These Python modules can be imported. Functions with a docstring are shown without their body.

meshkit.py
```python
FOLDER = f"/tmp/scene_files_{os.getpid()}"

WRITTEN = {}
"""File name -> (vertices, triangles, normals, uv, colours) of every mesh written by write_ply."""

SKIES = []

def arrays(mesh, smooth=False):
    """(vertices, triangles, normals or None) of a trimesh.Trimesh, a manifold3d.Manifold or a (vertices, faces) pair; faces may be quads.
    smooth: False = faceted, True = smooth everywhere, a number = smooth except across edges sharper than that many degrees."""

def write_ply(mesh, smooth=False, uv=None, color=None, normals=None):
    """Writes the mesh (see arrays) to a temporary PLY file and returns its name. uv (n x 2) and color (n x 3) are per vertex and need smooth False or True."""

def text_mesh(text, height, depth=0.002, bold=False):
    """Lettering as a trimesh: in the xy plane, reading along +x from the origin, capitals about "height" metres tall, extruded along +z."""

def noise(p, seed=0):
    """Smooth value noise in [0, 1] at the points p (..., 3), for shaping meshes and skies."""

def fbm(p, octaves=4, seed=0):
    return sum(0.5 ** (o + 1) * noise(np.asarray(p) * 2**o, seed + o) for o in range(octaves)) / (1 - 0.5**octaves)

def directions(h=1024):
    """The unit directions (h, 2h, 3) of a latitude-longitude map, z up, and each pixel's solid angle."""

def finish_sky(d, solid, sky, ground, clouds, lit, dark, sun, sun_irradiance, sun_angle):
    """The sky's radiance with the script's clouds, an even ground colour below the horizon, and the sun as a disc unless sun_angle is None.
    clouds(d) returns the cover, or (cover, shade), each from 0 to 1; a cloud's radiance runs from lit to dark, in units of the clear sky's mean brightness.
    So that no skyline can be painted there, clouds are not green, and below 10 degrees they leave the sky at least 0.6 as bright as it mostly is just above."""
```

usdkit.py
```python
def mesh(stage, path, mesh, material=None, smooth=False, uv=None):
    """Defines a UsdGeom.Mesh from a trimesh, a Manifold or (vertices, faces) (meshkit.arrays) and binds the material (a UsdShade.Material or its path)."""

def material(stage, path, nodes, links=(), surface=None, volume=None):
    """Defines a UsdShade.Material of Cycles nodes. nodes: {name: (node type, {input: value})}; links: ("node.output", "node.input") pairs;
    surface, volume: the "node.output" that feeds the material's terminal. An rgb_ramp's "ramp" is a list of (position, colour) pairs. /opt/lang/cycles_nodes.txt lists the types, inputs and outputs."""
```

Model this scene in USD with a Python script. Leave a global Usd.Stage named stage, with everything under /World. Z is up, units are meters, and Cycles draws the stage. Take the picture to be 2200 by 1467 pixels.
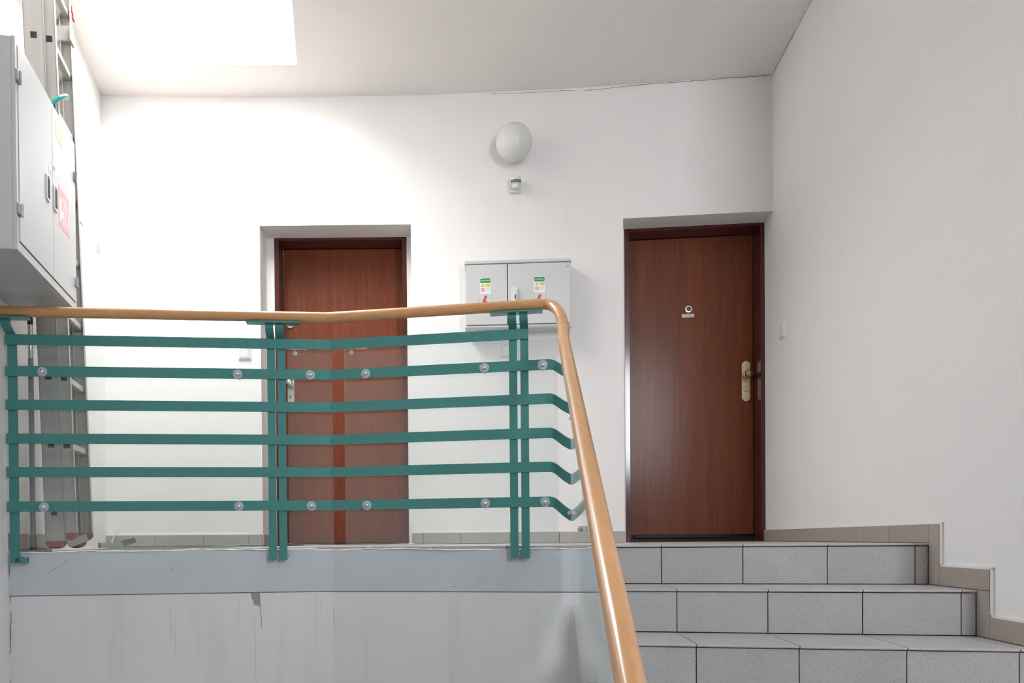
import math, random
import numpy as np
import trimesh, manifold3d, shapely
from shapely.geometry import Polygon, box as sbox
from pxr import Gf, Sdf, Usd, UsdGeom, UsdLux, UsdShade
import usdkit, meshkit

random.seed(7)
RNG = np.random.default_rng(7)
stage = Usd.Stage.CreateInMemory()
UsdGeom.SetStageUpAxis(stage, UsdGeom.Tokens.z)
UsdGeom.SetStageMetersPerUnit(stage, 1.0)
UsdGeom.Xform.Define(stage, '/World')
UsdGeom.Scope.Define(stage, '/World/Looks')

# ---------------------------------------------------------------- camera, sky, lights, exposure
# metres; z = 0 is the tiled upper landing, the camera stands at the origin of the plan, looking along +y
cam = UsdGeom.Camera.Define(stage, '/World/Camera')
PITCH, ROLL = math.atan(.010), .0085
_r0, _f, _u0 = np.array([1., 0, 0]), np.array([0, math.cos(PITCH), -math.sin(PITCH)]), np.array([0, math.sin(PITCH), math.cos(PITCH)])
_r = math.cos(ROLL) * _r0 - math.sin(ROLL) * _u0
_u = math.sin(ROLL) * _r0 + math.cos(ROLL) * _u0
cam.AddTransformOp().Set(Gf.Matrix4d(*_r, 0, *_u, 0, *(-_f), 0, 0, 0, .03, 1))
cam.CreateHorizontalApertureAttr(36.0)
cam.CreateVerticalApertureAttr(36.0 * 1467 / 2200)
cam.CreateFocalLengthAttr(36.0 * 1610 / 2200)
cam.CreateHorizontalApertureOffsetAttr(2.945)
cam.CreateVerticalApertureOffsetAttr(7.22)
cam.CreateClippingRangeAttr(Gf.Vec2f(.05, 100))
cam.CreateExposureAttr(0.2)

dome = UsdLux.DomeLight.Define(stage, '/World/sky_dome')
dome.CreateColorAttr(Gf.Vec3f(.93, .96, 1.0))
dome.CreateIntensityAttr(1.0)

def rect_light(name, centre, x, y, w, h, intensity, color):
    """w along x, h along y; a RectLight shines along -z = -(x cross y)"""
    l = UsdLux.RectLight.Define(stage, '/World/' + name)
    x, y = np.array(x, float), np.array(y, float)
    z = np.cross(x, y)
    l.AddTransformOp().Set(Gf.Matrix4d(*x, 0, *y, 0, *z, 0, *centre, 1))
    l.CreateWidthAttr(w); l.CreateHeightAttr(h)
    l.CreateIntensityAttr(intensity); l.CreateColorAttr(Gf.Vec3f(*color))
    return l

SKY_NEAR = 3.05      # the skylight runs from here to y = 4.48
rect_light('skylight_daylight', (-1.02, (SKY_NEAR + 4.48) / 2, 3.36), (1, 0, 0), (0, 1, 0), 1.7, 1.8, 21.5, (1.0, .985, .98))
rect_light('stair_window_daylight', (1.85, -1.52, 1.78), (1, 0, 0), (0, 0, 1), .95, 1.85, 23.5, (.90, .93, 1.0))

# ---------------------------------------------------------------- helpers
USED = {}
BASE = {}

def numbered(parent, name):
    k = USED.get((parent, name), 0)
    USED[(parent, name)] = k + 1
    return f'{parent}/{name}' + (f'_{k:03d}' if k else '')

def put(prim, label=None, cat=None, group=None, kind=None):
    for k, v in (('label', label), ('category', cat), ('group', group), ('kind', kind)):
        if v:
            prim.SetCustomDataByKey(k, v)
    return prim

def thing(name, base, label=None, cat=None, group=None, kind=None, parent='/World'):
    path = numbered(parent, name)
    x = UsdGeom.Xform.Define(stage, path)
    off = np.array(base, float) - BASE.get(parent, np.zeros(3))
    x.AddTranslateOp().Set(Gf.Vec3d(*off))
    BASE[path] = np.array(base, float)
    put(x.GetPrim(), label, cat, group, kind)
    return path

def arr(m):
    v, f, _ = meshkit.arrays(m)
    return v, f

def obj(name, mesh, mat, parent='/World', smooth=30, label=None, cat=None, group=None, kind=None):
    path = numbered(parent, name)
    v, f = arr(mesh)
    v = v - BASE.get(parent, np.zeros(3))
    p = usdkit.mesh(stage, path, trimesh.Trimesh(v, f, process=False), M[mat], smooth=smooth).GetPrim()
    BASE[path] = BASE.get(parent, np.zeros(3))
    put(p, label, cat, group, kind)
    return path

def join(*ms):
    return trimesh.util.concatenate([trimesh.Trimesh(*arr(m), process=False) for m in ms])

def nrm(v):
    v = np.asarray(v, float)
    return v / np.linalg.norm(v)

def hull(pts):
    return manifold3d.Manifold.hull_points(np.asarray(pts, float))

class Frame:
    """an upright plane: s along a line of the plan, d out of it (towards the room), z up"""
    def __init__(self, a, b, flip=False):
        self.a = np.array(a, float); self.b = np.array(b, float)
        self.len = np.linalg.norm(self.b - self.a)
        self.s = (self.b - self.a) / self.len
        self.n = np.array([self.s[1], -self.s[0]]) * (-1 if flip else 1)
        self.S, self.N, self.Z = np.array([*self.s, 0]), np.array([*self.n, 0]), np.array([0, 0, 1.])
    def p(self, s, d=0, z=0):
        return np.array([*(self.a + self.s * s + self.n * d), z])
    def line(self, d):
        return self.a + self.n * d, self.s

def meet(l1, l2):
    (a, u), (b, v) = l1, l2
    t = np.linalg.solve(np.array([u, -v]).T, b - a)
    return a + u * t[0]

def oriented(v, f):
    m = trimesh.Trimesh(v, f, process=False)
    if m.volume < 0:
        m.invert()
    return m

def extrude(poly, o, ex, ey, ez, t):
    """a shapely polygon in the axes ex, ey at o, thickened by t along ez"""
    ms = []
    for g in getattr(poly, 'geoms', [poly]):
        m = trimesh.creation.extrude_polygon(g, 1.0, engine='earcut')
        v = np.asarray(m.vertices)
        ms.append(oriented(o + v[:, :1] * ex + v[:, 1:2] * ey + v[:, 2:3] * (np.asarray(ez) * t), m.faces))
    return ms[0] if len(ms) == 1 else trimesh.util.concatenate(ms)

def block(F, s0, s1, d0, d1, z0, z1, c=0.0):
    """a box in a frame, its edges chamfered by c"""
    pts = []
    for s, es in ((s0, 1), (s1, -1)):
        for d, ed in ((d0, 1), (d1, -1)):
            for z, ez in ((z0, 1), (z1, -1)):
                if c:
                    pts += [F.p(s + es * c, d + ed * c, z), F.p(s + es * c, d, z + ez * c), F.p(s, d + ed * c, z + ez * c)]
                else:
                    pts.append(F.p(s, d, z))
    return hull(pts)

def face_poly(F, poly, d0, d1):
    """polygon in (s, z) as a plate from d0 to d1"""
    return extrude(poly, F.p(0, d0, 0), F.S, F.Z, F.N, d1 - d0)

def rounded(w, h, r, q=8):
    return sbox(-w / 2 + r, -h / 2 + r, w / 2 - r, h / 2 - r).buffer(r, quad_segs=q)

def shift(poly, x, y):
    return shapely.affinity.translate(poly, x, y)

import shapely.affinity

def ring_frame(t, up=(0, 0, 1)):
    t = nrm(t)
    x = np.cross(up, t)
    if np.linalg.norm(x) < 1e-6:
        x = np.array([1., 0, 0])
    x = nrm(x)
    return x, np.cross(t, x)

def tube(path, r, n=20, up=(0, 0, 1)):
    path = np.asarray(path, float)
    k = len(path)
    r = np.broadcast_to(np.asarray(r, float), k)
    tan = np.gradient(path, axis=0) if k > 2 else np.repeat([path[1] - path[0]], 2, 0)
    v, f = [], []
    a = np.arange(n) / n * 2 * np.pi
    x, y = ring_frame(tan[0], up)
    for i in range(k):
        t = nrm(tan[i])
        x = nrm(x - t * (x @ t)); y = np.cross(t, x)
        v.append(path[i] + r[i] * (np.cos(a)[:, None] * x + np.sin(a)[:, None] * y))
    v = np.vstack(v)
    for i in range(k - 1):
        for j in range(n):
            p, q = i * n + j, i * n + (j + 1) % n
            f += [[p, q, q + n], [p, q + n, p + n]]
    v = np.vstack([v, path[0], path[-1]])
    for j in range(n):
        f += [[(j + 1) % n, j, k * n], [(k - 1) * n + j, (k - 1) * n + (j + 1) % n, k * n + 1]]
    return oriented(v, np.array(f))

def lathe(profile, o, axis, n=28):
    """profile: (radius, height along axis) from one end to the other"""
    axis = nrm(axis)
    x, y = ring_frame(axis, (0, 0, 1) if abs(axis[2]) < .9 else (1, 0, 0))
    a = np.arange(n) / n * 2 * np.pi
    c = np.cos(a)[:, None] * x + np.sin(a)[:, None] * y
    v = np.vstack([o + axis * h + max(r, 1e-5) * c for r, h in profile])
    k, f = len(profile), []
    for i in range(k - 1):
        for j in range(n):
            p, q = i * n + j, i * n + (j + 1) % n
            f += [[p, q, q + n], [p, q + n, p + n]]
    v = np.vstack([v, o + axis * profile[0][1], o + axis * profile[-1][1]])
    for j in range(n):
        f += [[(j + 1) % n, j, k * n], [(k - 1) * n + j, (k - 1) * n + (j + 1) % n, k * n + 1]]
    return oriented(v, np.array(f))

def ribbon(path, side, half_up, thick):
    """a flat bar along path: side = unit vectors across the thickness, half_up = half-height vectors"""
    path, side, half_up = (np.asarray(x, float) for x in (path, side, half_up))
    k = len(path)
    v = np.concatenate([path + side * thick / 2 + half_up, path - side * thick / 2 + half_up, path - side * thick / 2 - half_up, path + side * thick / 2 - half_up])
    f = []
    for i in range(k - 1):
        for c in range(4):
            a, b = c * k + i, ((c + 1) % 4) * k + i
            f += [[a, b, b + 1], [a, b + 1, a + 1]]
    for i in (0, k - 1):
        q = [c * k + i for c in range(4)]
        f += [[q[0], q[1], q[2]], [q[0], q[2], q[3]]] if i else [[q[2], q[1], q[0]], [q[3], q[2], q[0]]]
    return oriented(v, np.array(f))

def bezier(p0, p1, p2, p3, n):
    t = np.linspace(0, 1, n)[:, None]
    return (1 - t) ** 3 * p0 + 3 * (1 - t) ** 2 * t * p1 + 3 * (1 - t) * t ** 2 * p2 + t ** 3 * p3

def lettering(F, text, s, z, h, d, t=.0004, width=None, bold=False):
    m = meshkit.text_mesh(text, h, t, bold)
    v = np.asarray(m.vertices).copy()
    if width:
        v[:, 0] *= width / v[:, 0].max()
    return oriented(F.p(s, d, z) + v[:, :1] * F.S + v[:, 1:2] * F.Z + v[:, 2:3] * F.N, m.faces)

# ---------------------------------------------------------------- materials
M = {}
def simple(name, color, rough=.5, **kw):
    M[name] = usdkit.material(stage, '/World/Looks/' + name, {'p': ('principled_bsdf', {'base_color': color, 'roughness': rough, **kw})}, surface='p.BSDF')

def painted(name, color, rough, scale, bump, var=.04, detail=3, **kw):
    """paint with slight mottling and a roller texture"""
    lo, hi = [tuple(np.clip(np.array(color) * (1 + s * var), 0, 1)) for s in (-1, 1)]
    M[name] = usdkit.material(stage, '/World/Looks/' + name, {
        'g': ('geometry', {}),
        'n': ('noise_texture', {'scale': 2.3, 'detail': 4.0}),
        'r': ('rgb_ramp', {'ramp': [(.3, lo), (.7, hi)]}),
        'f': ('noise_texture', {'scale': scale, 'detail': float(detail), 'roughness': .6}),
        'b': ('bump', {'strength': bump, 'distance': .002}),
        'p': ('principled_bsdf', {'roughness': rough, **kw})},
        [('g.position', 'n.vector'), ('n.fac', 'r.fac'), ('r.color', 'p.base_color'), ('g.position', 'f.vector'), ('f.fac', 'b.height'), ('b.normal', 'p.normal')], surface='p.BSDF')

painted('wall_paint', (.83, .805, .79), .75, 160, .35, .012)
painted('roller_paint', (.835, .825, .83), .7, 110, .8, .012)
painted('ceiling_paint', (.845, .80, .765), .85, 90, .2, .015)
painted('fascia_paint', (.545, .585, .615), .45, 120, .25, .05)
painted('white_metal', (.54, .545, .555), .35, 500, .05, .01)
painted('light_grey_metal', (.60, .60, .595), .4, 500, .08, .012)

# the wall under the landing: white paint with pale brown run marks
M['stained_paint'] = usdkit.material(stage, '/World/Looks/stained_paint', {
    'g': ('geometry', {}),
    'm': ('mapping', {'scale': (5.0, 5.0, .45)}),
    'n': ('noise_texture', {'scale': 1.6, 'detail': 5.0, 'roughness': .6}),
    'r': ('rgb_ramp', {'ramp': [(.0, (.72, .72, .725)), (.56, (.72, .72, .725)), (.66, (.685, .67, .645)), (.70, (.72, .72, .725)), (1, (.72, .72, .725))]}),
    'f': ('noise_texture', {'scale': 120.0, 'detail': 3.0}),
    'b': ('bump', {'strength': .25, 'distance': .002}),
    'p': ('principled_bsdf', {'roughness': .6})},
    [('g.position', 'm.vector'), ('m.vector', 'n.vector'), ('n.fac', 'r.fac'), ('r.color', 'p.base_color'), ('g.position', 'f.vector'), ('f.fac', 'b.height'), ('b.normal', 'p.normal')], surface='p.BSDF')

def speckled(name, color, rough, var=.16, spec=.5):
    lo, hi = [tuple(np.clip(np.array(color) * (1 + s * var), 0, 1)) for s in (-1, 1)]
    M[name] = usdkit.material(stage, '/World/Looks/' + name, {
        'g': ('geometry', {}),
        'n': ('noise_texture', {'scale': 420.0, 'detail': 3.0, 'roughness': .7}),
        'r': ('rgb_ramp', {'ramp': [(.32, lo), (.68, hi)]}),
        'n2': ('noise_texture', {'scale': 7.0, 'detail': 3.0}),
        'r2': ('rgb_ramp', {'ramp': [(.3, (.95, .95, .95)), (.7, (1.04, 1.03, 1.02))]}),
        'x': ('mix', {'mix_type': 'multiply', 'fac': 1.0}),
        'o': ('object_info', {}),
        'r3': ('rgb_ramp', {'ramp': [(0, (.96, .96, .96)), (1, (1.03, 1.03, 1.03))]}),
        'x2': ('mix', {'mix_type': 'multiply', 'fac': 1.0}),
        'b': ('bump', {'strength': .12, 'distance': .001}),
        'p': ('principled_bsdf', {'roughness': rough, 'specular_ior_level': spec})},
        [('g.position', 'n.vector'), ('n.fac', 'r.fac'), ('g.position', 'n2.vector'), ('n2.fac', 'r2.fac'), ('r.color', 'x.color1'), ('r2.color', 'x.color2'),
         ('o.random', 'r3.fac'), ('x.color', 'x2.color1'), ('r3.color', 'x2.color2'), ('x2.color', 'p.base_color'), ('n.fac', 'b.height'), ('b.normal', 'p.normal')], surface='p.BSDF')

speckled('grey_tile', (.385, .37, .363), .45, .30)
speckled('skirting_tile', (.385, .335, .30), .4, .10)
speckled('back_skirting_tile', (.40, .375, .35), .4, .08)
simple('grout', (.12, .118, .115), .9)
simple('filler', (.80, .80, .79), .5)
simple('crack', (.22, .20, .18), .95)
simple('bare_plaster', (.33, .32, .29), .95)
simple('scratch', (.17, .18, .19), .8)

def wood(name, dark, light, rough, coat, axis_scale, bump=.1, coat_rough=.12, spec=.5):
    M[name] = usdkit.material(stage, '/World/Looks/' + name, {
        'g': ('geometry', {}),
        'm': ('mapping', {'scale': axis_scale}),
        'n': ('noise_texture', {'scale': 1.0, 'detail': 6.0, 'roughness': .62, 'distortion': .25}),
        'r': ('rgb_ramp', {'ramp': [(.28, dark), (.72, light)]}),
        'm2': ('mapping', {'scale': tuple(.12 * np.array(axis_scale))}),
        'n2': ('noise_texture', {'scale': 1.0, 'detail': 2.0}),
        'r2': ('rgb_ramp', {'ramp': [(.3, (.84, .82, .80)), (.7, (1.1, 1.1, 1.1))]}),
        'x': ('mix', {'mix_type': 'multiply', 'fac': 1.0}),
        'b': ('bump', {'strength': bump, 'distance': .001}),
        'p': ('principled_bsdf', {'roughness': rough, 'coat_weight': coat, 'coat_roughness': coat_rough, 'specular_ior_level': spec})},
        [('g.position', 'm.vector'), ('m.vector', 'n.vector'), ('n.fac', 'r.fac'), ('g.position', 'm2.vector'), ('m2.vector', 'n2.vector'), ('n2.fac', 'r2.fac'),
         ('r.color', 'x.color1'), ('r2.color', 'x.color2'), ('x.color', 'p.base_color'), ('n.fac', 'b.height'), ('b.normal', 'p.normal')], surface='p.BSDF')

wood('mahogany_veneer', (.135, .032, .0125), (.228, .058, .022), .5, .30, (130., 130., 4.), .15, .24, .12)
wood('beech', (.52, .26, .10), (.61, .32, .134), .42, .55, (9., 60., 60.), .03, .10)
wood('beech_slope', (.52, .26, .10), (.61, .32, .134), .42, .55, (60., 9., 30.), .03, .10)
simple('maroon_enamel', (.075, .014, .013), .14, coat_weight=.3, coat_roughness=.15)
simple('dark_rubber', (.012, .012, .013), .6)

# hammered blue-green enamel of the railing
M['green_enamel'] = usdkit.material(stage, '/World/Looks/green_enamel', {
    'g': ('geometry', {}), 'n': ('noise_texture', {'scale': 330.0, 'detail': 2.0}),
    'r': ('rgb_ramp', {'ramp': [(.3, (.048, .212, .196)), (.7, (.074, .290, .270))]}),
    'b': ('bump', {'strength': .10, 'distance': .001}),
    'p': ('principled_bsdf', {'roughness': .36, 'metallic': .35, 'coat_weight': .25, 'coat_roughness': .2})},
    [('g.position', 'n.vector'), ('n.fac', 'r.fac'), ('r.color', 'p.base_color'), ('n.fac', 'b.height'), ('b.normal', 'p.normal')], surface='p.BSDF')
simple('dull_metal', (.24, .235, .225), .4, metallic=.5)
simple('chrome', (.72, .73, .75), .14, metallic=1.0)
simple('brass', (.86, .74, .46), .3, metallic=.75)
simple('bronze', (.42, .27, .15), .25, metallic=1.0)
simple('satin_nickel', (.66, .64, .60), .3, metallic=1.0)
simple('steel', (.45, .45, .45), .35, metallic=1.0)
M['aluminium'] = usdkit.material(stage, '/World/Looks/aluminium', {
    'g': ('geometry', {}), 'm': ('mapping', {'scale': (20., 20., 2.)}), 'n': ('noise_texture', {'scale': 1.0, 'detail': 3.0}),
    'r': ('rgb_ramp', {'ramp': [(.3, (.40, .38, .355)), (.7, (.48, .46, .435))]}),
    'p': ('principled_bsdf', {'roughness': .4, 'metallic': .2, 'specular_ior_level': .3})},
    [('g.position', 'm.vector'), ('m.vector', 'n.vector'), ('n.fac', 'r.fac'), ('r.color', 'p.base_color')], surface='p.BSDF')
simple('black_plastic', (.012, .012, .014), .4)
simple('grey_plastic', (.16, .16, .17), .45)
simple('dark_grey_plastic', (.07, .07, .078), .5)
simple('white_plastic', (.78, .78, .77), .3)
simple('ivory_plastic', (.72, .71, .67), .35)
simple('frosted_plastic', (.62, .68, .70), .35, transmission_weight=.35)
simple('opal_glass', (.70, .71, .70), .3, subsurface_weight=.2, subsurface_scale=.02)
simple('red_plastic', (.32, .035, .06), .45)
simple('teal_vinyl', (.03, .34, .30), .2)
simple('sticker_white', (.80, .80, .80), .4)
simple('sticker_green', (.0, .26, .085), .4)
simple('sticker_yellow', (.78, .56, .03), .4)
simple('sticker_red', (.62, .05, .06), .4)
simple('sticker_lilac', (.60, .60, .66), .4)
simple('sticker_cream', (.78, .70, .36), .4)
simple('sticker_pink', (.74, .36, .36), .4)
simple('lens_grey', (.10, .105, .115), .2)
simple('ink_black', (.02, .02, .02), .5)

def pane(name, tint, haze=.0):
    nodes = {
        'g': ('geometry', {}), 'i': ('mix_float', {'a': 1.5, 'b': 1 / 1.5}), 'f': ('fresnel', {}),
        't': ('transparent_bsdf', {'color': tint}), 's': ('glossy_bsdf', {'color': (1, 1, 1), 'roughness': .0}), 'm': ('mix_closure', {}),
        'd': ('diffuse_bsdf', {'color': (.7, .72, .72)}), 'h': ('mix_closure', {'fac': haze})}
    M[name] = usdkit.material(stage, '/World/Looks/' + name, nodes,
        [('g.backfacing', 'i.fac'), ('i.result', 'f.IOR'), ('t.BSDF', 'h.closure1'), ('d.BSDF', 'h.closure2'), ('f.fac', 'm.fac'), ('h.closure', 'm.closure1'), ('s.BSDF', 'm.closure2')], surface='m.closure')
pane('safety_glass', (.955, .975, .968), .035)
pane('skylight_glass', (.97, .985, .98), .0)

# ---------------------------------------------------------------- plan of the staircase hall
P = [(-2.05, 4.78), (-1.15, 4.81), (-.03, 4.805), (.95, 4.742), (2.135, 4.62)]       # back wall, bent in four
H = 2.86                                                                              # ceiling
BW = [Frame(P[i], P[i + 1]) for i in range(4)]
LWALL = Frame(P[0], (P[0][0] + .18 * 7.2, P[0][1] - 7.2), flip=True)                  # left wall, s from the corner towards the viewer
RWALL = Frame(P[4], (P[4][0] - .125 * 7.2, P[4][1] - 7.2))                            # right wall, s likewise
RB, RA, LB = (-.4128, 3.258), (1.902, 2.853), (-1.754, 3.129)                         # landing edge: fold, right end, left end
ER, EL = Frame(RB, RA), Frame(LB, RB)
STEP_H, STEP_Y = .158, .30
Y_FRONT, Z_LOW = -1.2, -1.58
S_END, X_BAY = 2.362, 3.0            # the right wall ends here, then the hall widens to a window bay

# ---- back wall: four bays, the second and the fourth with a door recess
def wall_bay(F, z1, openings, s_end0=0.0, s_end1=0.0, t0=.20, t1=.10):
    """openings: ((s0, s1, top) of the recess, (s0, s1, top) of the frame's hole)"""
    a = sbox(-s_end0, -.02, F.len + s_end1, z1); b = a
    for (r0, r1, rt), (h0, h1, ht) in openings:
        a = a.difference(sbox(r0, -.1, r1, rt)); b = b.difference(sbox(h0, -.1, h1, ht))
    return join(face_poly(F, a, 0, -t0), face_poly(F, b, -t0, -t0 - t1))

L_REC, L_HOLE = (.090, 1.056, 2.042), (.141, 1.021, 2.046)
R_REC, R_HOLE = (.289, 1.215, 2.028), (.322, 1.199, 2.032)
for _F, _rec, _e0, _e1, _t0 in ((BW[0], [], .25, 0, .20), (BW[1], [(L_REC, L_HOLE)], 0, 0, .20), (BW[2], [], 0, 0, .20), (BW[3], [(R_REC, R_HOLE)], 0, .08, .17)):
    wb = thing('wall_back', _F.p(_F.len / 2), kind='structure')
    obj('plaster', wall_bay(_F, H + .02, _rec, _e0, _e1, _t0), 'wall_paint', wb, False)
    if _rec:
        obj('backing', block(_F, .05, 1.28 if _t0 < .2 else 1.10, -.46, -.415, -.1, 2.1), 'wall_paint', wb, False)

# ---- side walls, front wall, ceiling
def wall_plate(F, s0, s1, z0, z1, t=.15, d=0):
    return block(F, s0, s1, d - t, d, z0, z1)
wl = thing('wall_left', (*P[0], 0), kind='structure')
obj('plaster', wall_plate(LWALL, -.3, 7.4, Z_LOW, H + .02), 'wall_paint', wl, False)
wr = thing('wall_right', (*P[4], 0), kind='structure')
WE = RWALL.p(S_END)
obj('plaster', wall_plate(RWALL, -.35, S_END, Z_LOW, H + .02), 'roller_paint', wr, False)
obj('return', extrude(Polygon([(WE[0] + .004, WE[1]), (X_BAY + .1, WE[1]), (X_BAY + .1, WE[1] + .12), (WE[0] + .15, WE[1] + .12)]), np.array([0, 0, Z_LOW]), *np.eye(3), H + .02 - Z_LOW), 'roller_paint', wr, False)
obj('bay_side', extrude(sbox(X_BAY, Y_FRONT - .1, X_BAY + .12, WE[1]), np.array([0, 0, Z_LOW]), *np.eye(3), H + .02 - Z_LOW), 'roller_paint', wr, False)
wf = thing('wall_front', (0, Y_FRONT, 0), kind='structure')
FRONT = Frame((X_BAY, Y_FRONT), (-1.2, Y_FRONT))
WIN = sbox(X_BAY - 2.24, .95, X_BAY - 1.44, 2.60)
obj('plaster', face_poly(FRONT, sbox(0, Z_LOW, 4.3, H + .02).difference(WIN), 0, -.20), 'wall_paint', wf, False)
w2 = thing('window_2', FRONT.p(X_BAY - 1.84, 0, .95), kind='structure')
obj('frame', face_poly(FRONT, WIN.difference(WIN.buffer(-.04, join_style=2)), -.17, -.11), 'white_metal', w2, False)
obj('pane', face_poly(FRONT, WIN.buffer(-.03, join_style=2), -.146, -.140), 'skylight_glass', w2, False)

SK = Polygon([(-1.763, 4.475), (-.757, 4.490), (-.757 + .125 * (4.49 - SKY_NEAR), SKY_NEAR), (-1.763 + .18 * (4.475 - SKY_NEAR), SKY_NEAR)])
ROOM = Polygon([(-2.4, 5.2), (X_BAY + .1, 5.2), (X_BAY + .1, Y_FRONT - .1), (-1.3, Y_FRONT - .1)])
cl = thing('ceiling', (0, 3, H), kind='structure')
obj('plaster', extrude(ROOM.difference(SK), np.array([0, 0, H]), *np.eye(3), .30), 'ceiling_paint', cl, False)
sky = thing('window_1', (-1.2, 3.2, H), kind='structure')
obj('frame', extrude(SK.buffer(.02, join_style=2).difference(SK.buffer(-.035, join_style=2)), np.array([0, 0, H + .22]), *np.eye(3), .06), 'ceiling_paint', sky, False)
obj('pane', extrude(SK.buffer(-.03, join_style=2), np.array([0, 0, H + .245]), *np.eye(3), .008), 'skylight_glass', sky, False)

# wandering hairline cracks where the ceiling meets the back and right walls
def wander(p0, p1, n, amp, seed):
    t = np.linspace(0, 1, n)[:, None]
    p = np.array(p0) * (1 - t) + np.array(p1) * t
    r = np.random.default_rng(seed)
    w = np.cumsum(r.normal(0, amp, (n, 3)), 0); w -= w[:1] * (1 - t) + w[-1:] * t
    return p + w
def crack_line(pts, r=.0013):
    return tube(pts, r * np.random.default_rng(3).uniform(.5, 1.3, len(pts)), 6)
obj('crack', crack_line(wander(BW[3].p(.05, .003, H - .022), BW[3].p(1.165, .003, H - .006), 50, .0012, 1)), 'crack', cl)
obj('crack', crack_line(wander(RWALL.p(.02, .003, H - .006), RWALL.p(1.1, .003, H - .010), 50, .0012, 2)), 'crack', cl)
obj('crack', crack_line(wander(BW[2].p(.45, .003, H - .014), BW[2].p(.98, .003, H - .016), 30, .0010, 5), .0008), 'crack', cl)

# ---- landing: floor tiles, grey painted edge, wall below
edge = [LB, RB, (RA[0] + .06, RA[1] - .0105)]
land = Polygon([*edge, (2.30, 4.75), (2.30, 5.3), (-2.2, 5.3), (-2.2, 4.78)])
AX_A = np.array([*ER.s, 0.]); AX_B = np.array([-.125 * STEP_Y, -STEP_Y, 0.])             # along a riser; one step towards the viewer
O_ST = np.array([1.8587, 2.861, 0.])                                                  # joint of the last full tile, top riser
A_LEFT, A_RIGHT, TILE = -1.185, .046, .311
def plan(a, b):
    return (O_ST + AX_A * a + AX_B * b)[:2]
strip = Polygon([plan(A_LEFT, -1), plan(A_RIGHT, -1), plan(A_RIGHT, .2), plan(A_LEFT, .2)])
fl = thing('floor', (0, 4, 0), kind='structure')
obj('slab', extrude(land.buffer(-.04, join_style=2), np.array([0, 0, -.30]), *np.eye(3), .289), 'grout', fl, False)
rest = land.difference(strip.buffer(.0015))
for i in range(-7, 9):
    for j in range(-9, 2):
        a_ = -TILE * (i + 1)
        cell = Polygon([plan(a_ + .0018, j + .006), plan(a_ + TILE - .0018, j + .006), plan(a_ + TILE - .0018, j + .994), plan(a_ + .0018, j + .994)])
        piece = cell.intersection(rest)
        for g in getattr(piece, 'geoms', [piece]):
            if g.area > 2e-4:
                obj('tile', extrude(g, np.array([0, 0, -.0105]), *np.eye(3), .0105), 'grey_tile', fl, False)

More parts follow.
